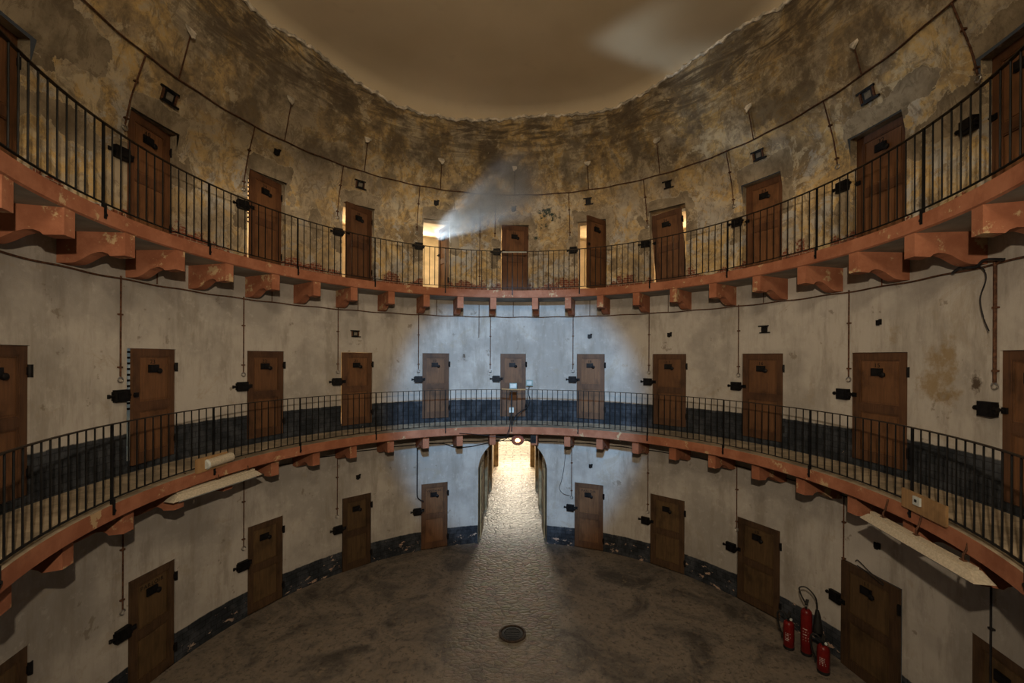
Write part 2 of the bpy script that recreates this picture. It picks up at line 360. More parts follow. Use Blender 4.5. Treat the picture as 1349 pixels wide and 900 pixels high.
def f_mould(t, h): return max(1-cl(math.hypot((t-8.5)/7, (h-.68)/.10)), .8-cl(math.hypot((t-6)/3, (h-.58)/.07)))
def f_stain(t, h): return max(cl(1.15-math.hypot((t-91.5)/4.2, (h+.03)/.13)), .9*cl(1.1-math.hypot((t-30)/2.2, (h+.03)/.035)), .5*cl(1.1-math.hypot((t-85)/3, (h-.08)/.05)))
def f_burn(t, h): return max(cl(1.1-math.hypot((t-96.3)/1.3, (h+.055)/.045)), .75*cl(1.1-math.hypot((t+43)/2.2, (h-.055)/.02)), .5*cl(1.1-math.hypot((t+14)/4, (h+.0)/.03)))
build_wall('wall_ground', M['ground_paint'], GB, lambda t: GS+.01, GD, GT, GB, ARCH)
build_wall('wall_middle', M['mid_paint'], GS+.01, lambda t: US+.01, MD, MT, MBm, None, fields=(('stain', f_stain), ('burn', f_burn)))
build_wall('wall_upper', M['upper'], US+.01, ceil_h, UD, UT, UB, None, prof=True, fields=(('patch', f_patch), ('mould', f_mould)))
# bay behind the viewer, where the light comes in
bay = MB(); bw_ = abs(S*sin(rad(TH1))); y0 = S*cos(rad(TH1))
for sx in (-1, 1): bay.box(sx*bw_-.02, sx*bw_+.02, y0-3, y0, 0, S*(1.1+H0))
bay.box(-bw_, bw_, y0-3.05, y0-3, 0, S*(1.1+H0))
tag(bay.build('wall_bay', M['mid_paint']), kind='structure')
# ceiling
mb = MB(); nt = 240; vs = []; rings = [(1., 0.), (.985, .5), (.94, .85), (.8, 1.), (.5, 1.02), (.2, 1.03)]
for k, mixv in rings:
    for i in range(nt):
        t = -180+360*i/nt; h = ceil_h(t); r = rp(h)
        vs.append(W(t, r*k, h+(1.125-h)*mixv if mixv < 1 else 1.125+(mixv-1)*.5))
fs = [(j*nt+i, j*nt+(i+1) % nt, (j+1)*nt+(i+1) % nt, (j+1)*nt+i) for j in range(len(rings)-1) for i in range(nt)]
fs.append(tuple(range((len(rings)-1)*nt, len(rings)*nt))); mb.add(vs, fs)
tag(mb.build('ceiling', M['ceil'], None, True), kind='structure')
mb = MB(); pts = []; rr = []
for i in range(480):
    t = -180+.75*i; h = ceil_h(t); pts.append(W(t, rp(h)-.002, h-.002+.003*sin(t*.71+2*sin(t*.13))*sin(t*.23)))
    rr.append(.022+.022*abs(sin(t*.9)+sin(t*2.3+1))*.6+random.uniform(0, .010))
mb.tube(pts, rr, 6, closed=True)
tag(mb.build('trim_1', M['crumb'], None, True), kind='structure')
# floor + passage floor + yard in one sheet each
mb = MB(); vs = [W(360*i/160, 1.005, -H0) for i in range(160)]; mb.add(vs, [tuple(range(160))[::-1]])
mb.add([(-1.2, 6.3, -.003), (1.05, 6.3, -.003), (1.05, 16.2, -.003), (-1.2, 16.2, -.003)], [(0, 1, 2, 3)])
mb.add([(-9, 16.1, -.006), (9, 16.1, -.006), (9, 46, -.006), (-9, 46, -.006)], [(0, 1, 2, 3)])
mb.box(-bw_, bw_, y0-3, y0+.2, -.05, -.01)
tag(mb.build('floor', M['floor']), kind='structure')
# passage behind the arch
XL, XR = S*sin(rad(ARCH[0])), S*sin(rad(ARCH[1])); YA = S*cos(rad(10))
cx_ = (XL+XR)/2; hw_ = (XR-XL)/2; zs, zc = S*(ARC0+H0), S*(ARC1+H0)
for nm, x in (('wall_passage_left', XL), ('wall_passage_right', XR)):
    mb = MB(); s_ = -1 if x < 0 else 1
    mb.box(x, x+s_*.3, YA+.06, 16, 0, zs)
    for yy, d in ((9.2, .10), (11.5, .12), (15.6, .22)): mb.box(x-s_*d, x+s_*.02, yy, yy+.42, 0, zs)
    tag(mb.build(nm, M['tunnel']), kind='structure')
mb = MB(); vs = []; nn = 20
for y in (YA+.02, 16.0):
    for i in range(nn+1):
        a = PI*i/nn; vs.append((cx_-hw_*cos(a), y, zs+(zc-zs)*sin(a)))
mb.add(vs, [(i, i+1, nn+2+i, nn+1+i) for i in range(nn)])
tag(mb.build('ceiling_passage', M['tunnel'], None, True), kind='structure')
# ---------------------------------------------------------------- galleries
def gallery(name, rin, top, bot, label):
    mb = MB(); nt = 288
    prof = [(rin, top), (1.006, top+.004), (1.006, bot), (rin+.004, bot), (rin, bot+.003)]; mid = [1, 1, 2, 0, 0]
    mid = [0, 3, 1, 2, 2]                 # walk floor, back, soffit, lip, fascia
    vs = []
    for i in range(nt): vs += [W(360*i/nt, r, h) for r, h in prof]
    mb.v = [tuple(v) for v in vs]; n = len(prof)
    for i in range(nt):
        for j in range(n):
            mb.f.append((i*n+j, ((i+1) % nt)*n+j, ((i+1) % nt)*n+(j+1) % n, i*n+(j+1) % n)); mb.mi.append([0, 1, 1, 2, 2][j])
    o = mb.build(name, [M['boards'], M['soffit'], M['fascia']])
    return tag(o, label, 'gallery floor', kind='structure')
gallery('gallery_floor', .843, -.3075, GS, 'middle ring gallery slab with salmon painted edge')
gallery('gallery_floor', .861, .3054, US, 'upper ring gallery slab with salmon painted edge')
# corbels
BA = [-116.5, -106.7, -96.3, -86.8, -76.7, -66.2, -56.2, -46.6, -36.4, -26.4, -16.5, -6.7, 5.8, 15.6, 25, 35.2, 45.3, 55.4, 65.9, 75.9, 86.4, 96.7, 107.9, 118]
def corbel_mesh():
    prof = [(-.137, 0), (-.137, -.050), (-.107, -.0522), (-.102, -.047), (-.092, -.0435), (-.080, -.0445), (-.066, -.050), (-.054, -.058), (-.044, -.064), (-.034, -.068), (-.02, -.0695), (0, -.0695), (0, 0)]
    prof = [(a*S, b*S) for a, b in prof]; hw = .088; mb = MB(); n = len(prof)
    vs = [(x, y, z) for x in (-hw, hw) for y, z in prof]
    mb.add(vs, [tuple(range(n)), tuple(range(n, 2*n))[::-1]] + [(i, n+i, n+(i+1) % n, (i+1) % n) for i in range(n)])
    return mb
cb0 = None
for lev, hs in (('upper', US), ('middle', GS)):
    L = [a for a in BA if a < 0]
    for a in BA:
        if cb0 is None: cb0 = c = corbel_mesh().build('corbel', M['salmon'])
        else: c = cb0.copy(); COL.objects.link(c)
        c.location = W(a, 1, hs); c.rotation_euler = (0, 0, rad(-a))
        if a < 0: k = len([x for x in BA if a < x < 0]); side = 'left'
        else: k = len([x for x in BA if 0 < x < a]); side = 'right'
        tag(c, 'salmon stone corbel under the %s gallery, %s %s of its centre' % (lev, ORD[k], side), 'corbel', 'corbels under the %s gallery' % lev)
# railings
def railing(rr, base, top, label, level):
    root = empty('railing', W(0, 0, base))
    tag(root, label, 'railing')
    org = W(0, 0, base)
    def P(t, h, r=rr): return W(t, r, h)-org
    A = 131
    def band(h0, h1, w):                  # flat bar bent to the ring
        mb = MB(); n = 262; vs = []
        for i in range(n+1):
            t = -A+2*A*i/n
            for (r, h) in ((rr-w, h0), (rr+w, h0), (rr+w, h1), (rr-w, h1)): vs.append(P(t, h, r))
        mb.add(vs, [(i*4+j, i*4+(j+1) % 4, (i+1)*4+(j+1) % 4, (i+1)*4+j) for i in range(n) for j in range(4)]); return mb
    band(top-.0022, top, .0032).build('top_rail', M['toprail'], root)
    band(base+.010, base+.0118, .0026).build('bottom_rail', M['rail'], root)
    posts = [-1+20*k for k in range(-6, 7)]
    for t in posts:
        mb = MB(); m4 = Matrix.Translation(P(t, base)) @ Matrix.Rotation(rad(-t), 4, 'Z')
        mb.box(-.013, .013, -.013, .013, -.0*S, (top-base)*S-.005, m4)
        mb.box(-.015, .015, -.036, -.006, -.022*S, .010*S, m4)                       # foot bolted over the edge of the slab
        mb.tube([m4 @ Vector((0, -.046, -.014*S)), m4 @ Vector((0, -.03, -.014*S))], .02, 6)
        mb.build('post', M['rail'], root)
    bars = [-1+20/13*k for k in range(-78, 86) if k % 13 and abs(-1+20/13*k) < A]
    bars.sort(key=lambda t: (abs(t) > 119, -abs(t)))
    def bar(mb, t):
        mb.tube([P(t, base+.011), P(t, top-.001)], .0098, 6)
    for t in bars[:100]:
        mb = MB(); bar(mb, t); mb.build('baluster', M['rail'], root, True)
    mb = MB()
    for t in bars[100:]: bar(mb, t)
    tag(mb.build('baluster', M['rail'], root, True), kind='stuff')
railing(.846, -.3075, -.1405, 'black iron railing round the middle gallery, the lower of the two', 'middle')
railing(.864, .3054, .483, 'black iron railing round the upper gallery, above the other railing', 'upper')
# ---------------------------------------------------------------- doors
dn = [0]
def text_obj(body, size, mat, parent, name='number'):
    cu = bpy.data.curves.new('t', 'FONT'); cu.body = body; cu.size = size; cu.align_x = 'CENTER'; cu.extrude = .001; cu.space_character = 1.15
    tmp = bpy.data.objects.new('t', cu); COL.objects.link(tmp)
    me = bpy.data.meshes.new_from_object(tmp.evaluated_get(bpy.context.evaluated_depsgraph_get()))
    bpy.data.objects.remove(tmp); bpy.data.curves.remove(cu)
    me.materials.clear(); me.materials.append(mat)
    o = bpy.data.objects.new(name, me); COL.objects.link(o); o.parent = parent; return o
CELL = {}
def make_door(a, b, db, dt, swing, num, light, mat, mat2, rec, label, lev):
    dn[0] += 1
    mid = (a+b)/2; chord = 2*S*sin(rad((b-a)/2)); w = chord-.012; h = S*(dt-db)-.012
    c = W(mid, cos(rad((b-a)/2)), db); R3 = Matrix.Rotation(rad(-mid), 3, 'Z')
    tilt = swing == 'tilt'; sw = 0 if tilt else swing
    if tilt: w *= .86
    hinge = c+R3 @ Vector((chord/2-.006, rec, .006))
    ry = 0
    if tilt: hinge = c+R3 @ Vector((chord/2-.012, rec, .085)); ry = rad(4.8); h -= .085
    d = empty('door_%d' % dn[0], hinge)
    d.matrix_world = Matrix.Translation(hinge) @ Matrix.Rotation(rad(-mid+sw), 4, 'Z') @ Matrix.Rotation(-ry if tilt else 0, 4, 'Y')
    tag(d, label, 'door', kind='structure')
    x0, x1 = -w, 0
    st = .115*w/.86; rl = [(0, .17), (.46*h, .46*h+.13), (h-.12, h)]
    mb = MB(); mb.cur = 1; mb.box(x0+.02, x1-.02, .026, .046, .02, h-.02); mb.cur = 0
    for xa, xb in ((x0, x0+st), (x1-st, x1)): mb.box(xa, xb, 0, .052, 0, h)
    for za, zb in rl: mb.box(x0+st, x1-st, .001, .050, za, zb)
    for za, zb in ((rl[0][1], rl[1][0]), (rl[1][1], rl[2][0])):       # panel mouldings and raised field
        xa, xb = x0+st, x1-st; m_ = .022
        mb.box(xa, xa+m_, .008, .03, za, zb); mb.box(xb-m_, xb, .008, .03, za, zb)
        mb.box(xa+m_, xb-m_, .008, .03, za, za+m_); mb.box(xa+m_, xb-m_, .008, .03, zb-m_, zb)
        mb.cur = 1; mb.box(xa+.05, xb-.05, .017, .03, za+.05, zb-.05); mb.cur = 0
    mb.build('leaf', [mat, mat2], d)
    # judas flap with its bolt
    hx = x0+w*.47; hz = h-.345
    mb = MB(); mb.box(hx-.105, hx+.095, -.016, .014, hz-.068, hz+.068); mb.box(hx-.085, hx+.075, -.024, -.014, hz-.05, hz+.05)
    f_ = mb.build('hatch', M['iron'], d)
    mb = MB(); mb.lathe([(.046, 0), (.046, .03), (.026, .045)], 12, Matrix.Translation((hx+.105, -.002, hz-.045)) @ Matrix.Rotation(PI/2, 4, 'X')); mb.build('bolt', M['iron'], f_, True)
    if num:
        if len(num) < 3: t = text_obj(num, .105, M['ink'], d); t.location = (hx-.01, -.001+.014, hz+.085)
        else: t = text_obj(num, .10 if len(num) < 8 else .085, M['ink'], d, 'lettering'); t.location = (hx+.01, .014, hz+.082)
        t.rotation_euler = (PI/2, 0, 0)
    for z in ([h-.33, .30] if lev != 'u' else [h-.33, .34]):
        mb = MB(); mb.tube([(.02, -.016, z-.085), (.02, -.016, z+.085)], .028, 8); mb.box(-.02, .04, -.014, -.002, z-.05, z+.05)
        mb.build('hinge', M['iron'], d, True)
    # staple that takes the lock bolt
    lz = .605*h
    mb = MB(); mb.box(x0+.01, x0+.085, -.022, .0, lz-.045, lz+.035); mb.tube([(x0-.02, -.03, lz), (x0+.05, -.03, lz)], .016, 8)
    mb.build('staple', M['iron'], d)
    if light: CELL[(lev, mid)] = (c, mid, light, chord, h)
    # lock case on the wall, left of the door
    lp = c+R3 @ Vector((-chord/2, -.0, lz)); return lp, mid, chord
NUM = {'g': 'ground floor', 'm': 'middle gallery', 'u': 'upper gallery'}
def lock(lp, mid, desc, i):
    e = empty('lock_case', lp, rad(-mid)); tag(e, 'black lock case beside %s' % desc, 'lock', 'iron lock cases')
    mb = MB(); mb.box(-.235, -.012, -.085, .02, -.10, .10); mb.box(-.255, -.008, -.03, .02, -.075, .075); mb.box(-.20, -.05, -.099, -.084, -.06, .06); mb.build('case', M['iron'], e)
    mb = MB(); mb.tube([(-.30, -.04, .0), (-.2, -.04, .0)], .022, 8); mb.tube([(-.325, -.04, 0), (-.295, -.04, 0)], .034, 8); mb.build('bolt', M['iron'], e, True)
    mb = MB(); mb.tube([(-.02, -.05, .01), (.05, -.055, .008)], .030, 8); mb.box(-.03, .018, -.07, -.02, -.06, .04); mb.build('keeper', M['iron'], e, True)
def pos_words(i, n, split):                # place along a storey, by what is nearest to the centre
    return ORD[i]+' from the left'
def door_label(lev, i, n, num, sw):
    st = {'tilt': 'hanging crooked off its hinge'}.get(sw, None)
    if st is None: st = 'closed' if sw == 0 else ('wide open' if abs(sw) > 40 else 'standing ajar')
    base = {'g': 'dark wooden cell door', 'm': 'brown wooden cell door', 'u': 'red brown cell door'}[lev]
    nn = ' numbered %s' % num if num and len(num) < 3 else ''
    return '%s%s, %s, %s on the %s' % (base, nn, st, pos_words(i, n, 0), NUM[lev])
for lev, L, db, dt, mt, rec in (('g', GD, GB, GT, 'door_gnd', .02), ('m', MD, MBm, MT, 'door_mid', .025), ('u', UD, UB, UT, 'door_up', .13)):
    for i, (a, b, sw, num, light) in enumerate(L):
        m_ = M[mt]
        if lev == 'g' and i in (4, 5): m_ = M['door_mid']
        rc = rec
        if lev == 'g' and i == 8: rc = -.06
        lab = door_label(lev, i, len(L), num, sw)
        lp, mid, ch = make_door(a, b, db, dt, sw, num, light, m_, M['door_mid_p'] if m_ is M['door_mid'] else M[mt+'_p'], rc, lab, lev)
        if lev == 'g' and i in (0, 9): continue
        if lev == 'u' and i == 0: continue
        if lev == 'm' and i == 0: continue
        lock(lp, mid, 'the %s %s door from the left' % (ORD[i], {'g': 'ground floor', 'm': 'middle gallery', 'u': 'upper gallery'}[lev]), i)
# ---------------------------------------------------------------- cells behind the doors that stand open
LCOL = {'warm': (1., .70, .40), 'cool': (.45, .68, 1.), 'dim': (.45, .85, .95), 'sun': (1., .80, .55)}
LPOW = {'warm': 55, 'cool': 7, 'dim': 1.5, 'sun': 75}
k = 0
def area(name, loc, rot, sx, sy, col, pw, spread=None):
    l = bpy.data.lights.new(name, 'AREA'); l.shape = 'RECTANGLE'; l.size = sx; l.size_y = sy; l.color = col; l.energy = pw
    if spread: l.spread = spread
    o = bpy.data.objects.new(name, l); COL.objects.link(o); o.location = loc; o.rotation_euler = rot; return o
for (lev, mid), (c, md, light, ch, h) in CELL.items():
    k += 1
    e = MB(); hw = 1.0; y0c, y1c = .33, 2.9; z0, z1 = -.01, h+.28
    e.add([(-hw, y0c, z0), (hw, y0c, z0), (hw, y1c, z0), (-hw, y1c, z0), (-hw, y0c, z1), (hw, y0c, z1), (hw, y1c, z1), (-hw, y1c, z1)],
          [(0, 1, 2, 3), (4, 7, 6, 5), (0, 3, 7, 4), (1, 5, 6, 2), (3, 2, 6, 7)])
    # front inner faces beside the opening
    q = ch/2+.0
    e.box(-hw, -q, y0c-.02, y0c, z0, z1); e.box(q, hw, y0c-.02, y0c, z0, z1); e.box(-q, q, y0c-.02, y0c, h+.012, z1)
    o = e.build('wall_cell_%d' % k, M['cell']); o.location = c; o.rotation_euler = (0, 0, rad(-md)); tag(o, kind='structure')
    mw = Matrix.Translation(c) @ Matrix.Rotation(rad(-md), 4, 'Z')
    area('cell_window_light', mw @ Vector((.0, 2.8, 1.75)), (rad(78), 0, rad(-md)+PI*0), .9, .7, LCOL[light], LPOW[light]).rotation_euler = (mw.to_3x3() @ Matrix.Rotation(rad(-80), 3, 'X')).to_euler()
for (lev, mid), nm in (((('m'), (-87.3-79.5)/2), 'the ajar door numbered 23 on the middle gallery'), (('u', (-66.6-58.9)/2), 'the ajar third upper gallery door from the left')):
    c, md, light, ch, h = CELL[(lev, mid)]
    e = empty('barred_grille', (0, 0, 0)); e.matrix_world = Matrix.Translation(c) @ Matrix.Rotation(rad(-md), 4, 'Z'); tag(e, 'iron lattice grille just inside '+nm, 'grille')
    for q in range(9):
        mb = MB(); x = -ch/2+.02+q*(ch-.04)/8; mb.box(x-.010, x+.010, .30, .315, .05, h-.02); mb.build('upright', M['iron'], e)
    for q in range(11):
        mb = MB(); z = h-.05-q*.10; mb.box(-ch/2+.015, ch/2-.015, .315, .328, z-.018, z+.018); mb.build('crossbar', M['iron'], e)
# ---------------------------------------------------------------- pipes, rods and cables along the walls
def thing_mesh(mb, name, mat, label, cat, group=None, smooth=True): return tag(mb.build(name, mat, None, smooth), label, cat, group)
def ring(name, h, off, r, mat, label, cat, pts=None):
    mb = MB(); P = []
    n = 260
    for i in range(n+1):
        t = -128+256*i/n; hh = lerp(t, pts) if pts else h
        P.append(WW(t, hh+.0012*sin(t*.7), off))
    mb.tube(P, r, 6)
    root = thing_mesh(mb, name, mat, label, cat)
    return root
ring('pipe', .768, .03, .014, M['rust'], 'thin rusty pipe running round the upper wall above the doors', 'pipe')
ring('pipe', .2025, .03, .014, M['rust'], 'thin rusty pipe running round the middle wall under the upper corbels', 'pipe', [(-128, .197), (-103, .195), (0, .198), (128, .197)])
ring('pipe', -.4, .03, .013, M['cable'], 'black pipe running round the ground floor wall under the middle corbels', 'pipe')
pipe_mid = bpy.data.objects['pipe.001']
for t, h0, h1 in [(t, .1995, US) for t in (-82.9, -61.7, -42.1, -21.8, -.7, 20.4, 40.6, 62, 83.2)]+[(-10.2, .097, .255)]:
    mb = MB(); mb.tube([W(t, .9955, h0), W(t, .9955, h1)], .010, 6); mb.build('stub', M['rust'], pipe_mid, True)
MR = [(-88.5, -.054), (-67.4, -.054), (-46.9, -.054), (-26.6, -.056), (-7., -.057), (15.9, -.054), (35.9, -.054), (56.8, -.053), (77.9, -.051), (98.7, -.046)]
GR = [(-88., -.647), (-67.2, -.645), (-46.9, -.647), (15.7, -.653), (35.8, -.663), (56.6, -.63), (77.2, -.605), (98.4, -.80)]
UR = [(-88., .589), (-67.5, .573), (-47.2, .578), (-27.2, .58), (-10.1, .518), (-5.9, .583), (14.9, .579), (35.3, .586), (55.6, .583), (75.8, .585), (96.7, .606)]
def rod(t, h0, h1, label, group, r=.0135, mat='rust', eye=True, clips=True):
    e = empty('bell_rod', WW(t, h0)); tag(e, label, 'rod', group); org = WW(t, h0)
    mb = MB(); n = 8; mb.tube([WW(t, h0+(h1-h0)*i/n, .03)-org for i in range(n+1)], r, 6); mb.build('rod', M[mat], e, True)
    if eye:
        mb = MB(); ux = Vector((cos(rad(t)), -sin(rad(t)), 0)); P = []
        o2 = WW(t, h0, .03)-org-Vector((0, 0, .04))
        mb.tube([o2+.042*(cos(2*PI*i/14)*ux+sin(2*PI*i/14)*Vector((0, 0, 1))) for i in range(14)], .011, 5, closed=True); mb.build('eye', M['steel'], e, True)
    if clips:
        for f in (.1, .62):
            hh = h0+(h1-h0)*f; mb = MB(); mb.box(-.03, .03, -.045, .0, -.012, .012, Matrix.Translation(WW(t, hh)-org) @ Matrix.Rotation(rad(-t), 4, 'Z')); mb.build('clip', M[mat], e)
for i, (t, h) in enumerate(MR):
    rod(t, h, .203, 'rusty bell rod left of the %s door on the middle gallery' % (ORD[i+1] + ' from the left'), 'bell rods on the middle wall', .02 if i == 9 else .0135)
gl = ['second', 'third', 'fourth', 'sixth', 'seventh', 'eighth', 'ninth', 'tenth']
for (t, h), w_ in zip(GR, gl):
    rod(t, h, -.4, 'dark bell rod left of the %s door from the left on the ground floor' % w_, 'bell rods on the ground floor wall', .0125, 'rust' if t < 90 else 'cable', t < 90)
for i, (t, h) in enumerate(UR):
    k2 = [1, 2, 3, 4, None, 5, 6, 7, 8, 9, 10][i]
    lab = 'long rusty rod between the open bright doorway and centre door, upper wall' if k2 is None else 'rusty bell rod left of the %s door from the left on the upper gallery' % ORD[k2]
    rod(t, h if k2 is not None else .35, .768, lab, 'bell rods on the upper wall', .0125, 'rust', k2 is not None)
UU = [(-82.3, .893), (-61.1, .901), (-42, .886), (-21.6, .882), (-.5, .878), (20.5, .873), (39.6, .894), (61.7, .87), (82.7, .847)]
for i, (t, h) in enumerate(UU):
    e = empty('vent_rod', WW(t, .768)); tag(e, 'short rod rising to a white plaster dab above the %s upper door from the left' % ORD[i+1], 'rod', 'short rods above the upper pipe'); org = WW(t, .768)
    mb = MB(); mb.tube([WW(t, .768+(h-.768)*k3/6, .03)-org for k3 in range(7)], .012, 6); mb.build('rod', M['rust'], e, True)
    mb = MB(); nv = 11; r2 = random.Random(i)
    m4 = Matrix.Translation(WW(t, h+.006, .008)-org) @ Matrix.Rotation(rad(-t), 4, 'Z') @ Matrix.Rotation(rad(-18), 4, 'X') @ Matrix.Rotation(PI/2, 4, 'X')
    mb.prism([((.085+r2.uniform(-.03, .03))*cos(2*PI*q/nv), (.12+r2.uniform(-.05, .05))*sin(2*PI*q/nv)) for q in range(nv)], -.012, .014, m4); mb.build('plaster_dab', M['crumb'], e)
# black cables of the ground floor
def cable(pts, r, label, mat='cable', name='cable'):
    P = [Vector(p) for p in pts]; Q = []
    for i in range(len(P)-1):                # catmull-rom
        p0, p1, p2, p3 = P[max(i-1, 0)], P[i], P[i+1], P[min(i+2, len(P)-1)]
        for k in range(8):
            t = k/8; Q.append(.5*((2*p1)+(p2-p0)*t+(2*p0-5*p1+4*p2-p3)*t*t+(3*p1-p0-3*p2+p3)*t**3))
    Q.append(P[-1]); mb = MB(); mb.tube(Q, r, 6); return thing_mesh(mb, name, M[mat], label, 'cable')
def c(t, h, r=.994): return W(t, r, h)
cable([c(-26.8, -.40), c(-26.8, -.5), c(-26.8, -.62), c(-26.6, -.645), c(-25.9, -.658), c(-25.2, -.662, .985)], .02, 'thick black cable dropping to the ground floor door left of the arch')
cable([c(-24.7, -.40), c(-20, -.404), c(-16.5, -.425), c(-12, -.424), c(-8.1, -.412), c(-4, -.392, .95), c(-2.4, -.37, .9)], .013, 'sagging black cable from the left reaching the lamp over the arch')
cable([c(-17, -.33, .835), c(-12, -.338, .836), c(-7, -.347, .836), c(-3, -.352, .836), c(-2.2, -.33, .836), c(-1.6, -.31, .836)], .009, 'thin black cable drooping across the salmon edge above the arch')
cable([c(-1.2, -.16, .836), c(-1.2, -.25, .836), c(-1.7, -.32, .836), c(-2., -.36, .85), c(-1, -.375, .875)], .012, 'black cable from the floodlight down to the arch lamp')
cable([c(3.9, -.135, .988), c(3.7, -.17, .985), c(4.1, -.20, .985), c(3.4, -.235, .985), c(1.5, -.255, .96), c(0, -.27, .9), c(-1, -.30, .85)], .014, 'tangled black cable hanging from the junction box beside door 19')
cable([c(14.2, -.42), c(13.6, -.52), c(13.0, -.58), c(12.4, -.62), c(13.4, -.645), c(15.2, -.652)], .007, 'thin loose wire looping beside the rod right of the arch')
cable([c(79.5, -.573, .99), c(80.2, -.565, .985), c(82, -.58, .985), c(84, -.59, .985), c(84.2, -.594, .98), c(81.5, -.585, .985), c(80, -.58, .985)], .008, 'bent dark wire above the ground floor door beside the extinguishers')
cable([c(95.3, .2, .985), c(97.6, .196, .985), c(98.3, .17, .985), c(97.6, .13, .985), c(98., .09, .985), c(98.7, .06, .985)], .008, 'loose dark cable hanging beside the rod at the far right')
cable([c(94, .196, .985), c(95.5, .203, .98), c(97, .198, .985), c(98.5, .207, .98), c(100.5, .2, .985)], .018, 'clump of old black cable under the last corbel on the right')
# ---------------------------------------------------------------- iron remnants on the walls above the doors
def clamp(t, h, kind, label, group, s=1.):
    e = empty('iron_clamp', WW(t, h)); tag(e, label, 'iron clamp', group)
    e.rotation_euler = (rad(-18) if h > .66 else 0, 0, 0); e.rotation_mode = 'XYZ'
    e.matrix_world = Matrix.Translation(WW(t, h)) @ Matrix.Rotation(rad(-t), 4, 'Z') @ Matrix.Rotation(rad(16) if h > .66 else 0, 4, 'X')
    mb = MB(); mb.box(-.085*s, .085*s, -.02, .01, -.075*s, .075*s); mb.box(-.06*s, .03*s, -.03, -.01, -.1*s, -.06*s); mb.box(.02*s, .1*s, -.03, -.01, .05*s, .1*s); mb.build('plate', M['iron'], e)
    if kind == 2:
        mb = MB(); mb.box(-.05*s, .055*s, -.026, -.015, -.05*s, .05*s); mb.build('cover', M['old_plate'], e)
    for z, x0, x1 in ((.095*s, -.16*s, .13*s), (-.095*s, -.12*s, .17*s))[:2 if kind else 0]:
        mb = MB(); mb.box(x0, x1, -.045, -.012, z-.016*s, z+.016*s); mb.build('bar', M['iron'], e)
    if kind == 2:
        for x in (-.11*s, .1*s):
            mb = MB(); mb.box(x-.014, x+.014, -.04, -.01, -.1*s, .1*s); mb.build('bar', M['rust'], e)
for i, (t, h) in enumerate([(-82.8, .716), (-62.1, .727), (-42.5, .72), (-22.4, .713), (-.7, .712), (20.2, .724), (41.2, .726), (62., .716), (82.6, .718)]):
    clamp(t, h, [2, 0, 2, 0, 0, 1, 1, 2, 2][i], 'black iron clamp on the plaster above the %s upper door from the left' % ORD[i+1], 'iron clamps over the upper doors', [1.15, .8, 1, .85, .9, .9, .9, 1, 1.1][i])
for t, h, w_, kd, s_ in ((-42.7, .099, 'fourth', 2, .85), (20.4, .104, 'seventh', 0, .75), (40.9, .102, 'eighth', 0, .7), (62.1, .106, 'ninth', 1, .8), (82.6, .102, 'tenth', 0, .55)):
    clamp(t, h, kd, 'small rusted iron clamp on the middle wall above the %s door from the left' % w_, 'iron clamps over the middle doors', s_)
for t, h, w_, s_ in ((-41.8, -.509, 'fourth', .7), (20.8, -.504, 'sixth', .65), (82.5, -.506, 'ninth', .65), (92.5, -.464, 'last', .7)):
    clamp(t, h, 0, 'small black box on the ground floor wall above the %s door from the left' % w_, 'small black boxes on the ground floor wall', s_)
# ---------------------------------------------------------------- lamps and boards on the middle gallery
def batten(t0, t1, r0, r1, h, label, tops):
    A, B = W(t0, r0, h), W(t1, r1, h); d = (B-A); L = d.length; ang = math.atan2(d.y, d.x)
    e = empty('strip_light', A, ang); tag(e, label, 'strip light', 'strip lights hung under the middle gallery')
    mb = MB(); w0, w1, hh = .058, .105, .10; b = .11
    vs = [(0, -w1, 0), (L, -w1, 0), (L, w1, 0), (0, w1, 0), (b, -w0, hh), (L-b, -w0, hh), (L-b, w0, hh), (b, w0, hh)]
    mb.add(vs, [(0, 3, 2, 1), (4, 5, 6, 7), (0, 1, 5, 4), (1, 2, 6, 5), (2, 3, 7, 6), (3, 0, 4, 7)])
    mb.build('reflector', M['white'], e)
    mb = MB(); mb.box(b, L-b, -.03, .03, hh-.002, hh+.035); mb.build('ballast_channel', M['white'], e)
    for f in (.18, .5, .86):
        mb = MB(); x = L*f; mb.tube([(x, 0, hh), (x, .0, hh+.1), (x, tops*.03, hh+.16), (x, tops*.06, .40)], .012, 6); mb.box(x-.03, x+.03, -.02, .02, hh, hh+.05); mb.build('hanger', M['rust'], e)
    for s_ in (-.06, .06):
        mb = MB(); mb.tube([(.12, s_, -.02), (L-.12, s_, -.02)], .013, 8); mb.build('tube', M['pale'], e, True)
    return e
batten(91.6, 111.8, .835, .845, -.372, 'long white strip light hanging under the middle gallery on the right', 1)
batten(-89.0, -71.0, .862, .845, -.366, 'white strip light hanging under the middle gallery on the left', 1)
def frame_at(t, r, h): return Matrix.Translation(W(t, r, h)) @ Matrix.Rotation(rad(-t), 4, 'Z')
# plywood with socket, right
e = empty('plywood_board', (0, 0, 0)); e.matrix_world = frame_at(102, .846, -.3075); tag(e, 'plywood board with a white socket on the right of the middle gallery', 'board')
mb = MB(); mb.box(-.38, .38, -.075, -.045, -.02, .235); mb.build('panel', M['ply'], e)
mb = MB(); mb.box(-.13, -.01, -.10, -.07, .09, .20); mb.build('socket', M['pale'], e)
mb = MB(); mb.box(-.095, -.055, -.105, -.098, .13, .165); mb.build('socket_plate', M['black'], e)
